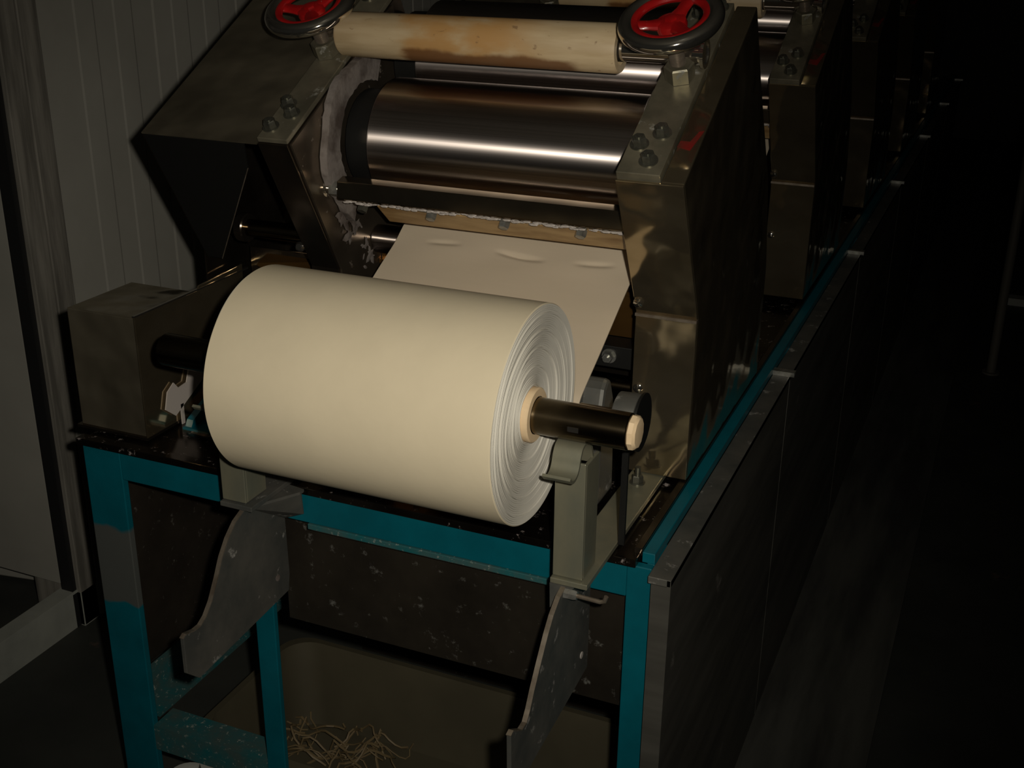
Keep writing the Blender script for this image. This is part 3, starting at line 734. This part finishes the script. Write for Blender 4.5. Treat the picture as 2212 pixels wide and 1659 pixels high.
# jagged white and teal pieces added in place of reflections in the side plate
bm = BM(); prism_dir(bm, [(.1065, .070, .034), (.1065, .092, .016), (.1065, .180, .060), (.1065, .190, .104), (.1065, .158, .106), (.1065, .152, .080), (.1065, .132, .080), (.1065, .124, .060), (.1065, .104, .058), (.1065, .094, .070), (.1065, .078, .060)], (.0018, 0, .0)); box(bm, .1065, .1083, .105, .112, -.0035, .03)
sc = obj('reflected_scrap', bm, 'scrap', origin=(.119, .12, .006), smooth=False); tag(sc, 'jagged white piece added as a reflection on the mirror plate, left of the big roll', 'scrap')
bm = BM(); prism_dir(bm, [(.122, .094, .0), (.122, .130, .0), (.122, .182, .028), (.122, .168, .040), (.122, .100, .010)], (.012, 0, 0)); box(bm, .12, .17, .09, .14, -.0038, .0)
tf = obj('reflected_teal_piece', bm, 'teal', origin=(.13, .12, -.0038), smooth=False); tag(tf, 'small teal piece added as a reflection below the jagged white piece', 'reflection piece')

# ------------------------------------------------------------------ khaki tub with strands
t = thing('plastic_tub', (.50, .17, FZ), 'large khaki plastic tub on the floor under the machine frame', 'tub')
def rrect(x0, x1, y0, y1, r, z, n=8):
    out = []
    for cx, cy, a0 in ((x1 - r, y1 - r, 0), (x0 + r, y1 - r, 90), (x0 + r, y0 + r, 180), (x1 - r, y0 + r, 270)):
        for k in range(n + 1):
            a = math.radians(a0 + 90 * k / n); out.append((cx + r * math.cos(a), cy + r * math.sin(a), z))
    return out
def tub(bm):
    lv = [(0.02, FZ, 0), (.0, FZ + .172, 0), (-.010, FZ + .175, 0), (-.010, FZ + .181, 0), (.004, FZ + .183, 0), (.024, FZ + .012, 0)]
    rings = [[bm.verts.new(p) for p in rrect(.095 + i, .80 - i, .07 + i, .385 - i, .055, z)] for i, z, _ in lv]
    n = len(rings[0])
    for a, b_ in zip(rings[:-1], rings[1:]):
        for i in range(n): bm.faces.new((a[i], a[(i + 1) % n], b_[(i + 1) % n], b_[i]))
    bm.faces.new(rings[0][::-1]); bm.faces.new(rings[-1])
part('tub_body', tub, 'tub', t)
bm = BM(); rnd = random.Random(21)
for k in range(38):
    p = Vector((.21 + rnd.uniform(-.09, .13), .30 + rnd.uniform(-.07, .04), FZ + .02 + rnd.uniform(0, .012))); a = rnd.uniform(0, 6.3); pts = [p.copy()]
    zz = FZ + .018 + rnd.uniform(0, .04)
    for q in range(9):
        a += rnd.uniform(-.7, .7); p = p + Vector((math.cos(a) * .014, math.sin(a) * .010, 0)); p.z = zz + .012 * math.sin(q * .8 + k); p.y = min(p.y, .352); pts.append(p.copy())
    tube(bm, pts, rnd.uniform(.0012, .0026), 5)
ds = obj('dough_strands', bm, 'strands', origin=(.22, .28, FZ + .014)); tag(ds, 'tangle of thin dough strands lying inside the khaki tub', 'dough strands'); ds['kind'] = 'stuff'

t = thing('white_canister', (.31, -.16, FZ), 'white plastic canister standing on the floor in front of the left legs', 'canister')
def can(bm):
    lv = [(.01, FZ), (0, FZ + .01), (0, FZ + .285), (.012, FZ + .308), (.028, FZ + .314)]
    rings = [[bm.verts.new(p) for p in rrect(.215 + i, .325 - i, -.24 + i, -.10 - i, .03, z, 6)] for i, z in lv]
    n = len(rings[0])
    for a, b_ in zip(rings[:-1], rings[1:]):
        for i in range(n): bm.faces.new((a[i], a[(i + 1) % n], b_[(i + 1) % n], b_[i]))
    bm.faces.new(rings[0][::-1]); bm.faces.new(rings[-1])
part('canister_body', can, 'white', t)

# ------------------------------------------------------------------ the mills farther along the line
D = .88
def feed_web(d_):
    bm = BM(); line = smooth_line([(.338 + d_, .318), (.312 + d_, .3025), (.1 + d_, .19), (-.08 + d_, .12), (-.15 + d_, .14), (-.19 + d_, .30), (-.30 + d_, .545), (-.40 + d_, .50)], 42)
    strip_sheet(bm, line[:-6], .41, .77, .0016, nx=2)
    return obj('dough_sheet', bm, 'web', origin=(.58, .1 + d_, .16))
fw = feed_web(D); tag(fw, 'dough sheet running from the second mill up to the nearest mill, behind its timber roll', 'dough sheet', 'feeding dough sheets')
pos = ['second', 'third', 'fourth', 'fifth']
for i in range(4):
    s_ = (0, D * (i + 1), .008)
    o = pos[i]
    dup(st_r, s_, 'right roller stand of the %s mill from the camera, in the dark' % o)
    dup(st_l, s_, 'left roller stand of the %s mill from the camera, near the wall' % o)
    dup(gd_l, s_, 'stainless chain guard of the %s mill from the camera, near the wall' % o)
    dup(hw_r, s_, 'right red handwheel on the %s mill from the camera' % o)
    dup(hw_l, s_, 'left red handwheel on the %s mill from the camera' % o)
    dup(wr, s_, 'timber roll on top of the %s mill from the camera' % o)
    if i < 2:
        dup(ro_1, s_, 'front steel roller of the %s mill from the camera' % o)
        dup(ro_2, s_, 'rear steel roller of the %s mill from the camera' % o)
        dup(scr, s_, 'scraper bar of the %s mill from the camera' % o)
        if i == 1: dup(fw, (0, D, .008), 'dough sheet running between the third and the second mill')

# pole and pale thing at the far right
bm = BM(); cyl(bm, (1.272, 2.98, FZ), (1.272, 2.98, 1.6195), .016, 16); lathe(bm, (1.272, 2.98, FZ), (0, 0, 1), [(0, .03), (.006, .03)], 16)
po = obj('floor_pole', bm, 'pole', origin=(1.272, 2.98, FZ)); tag(po, 'upright grey pole standing on the dark floor at the far right', 'pole')
bm = BM(); prism_dir(bm, rrect(1.28, 1.42, 3.84, 3.90, .02, FZ, 4), (0, 0, .03)); pp = obj('floor_scrap', bm, 'white', origin=(1.35, 3.87, FZ)); tag(pp, 'small pale block on the dark floor behind the grey pole', 'block')
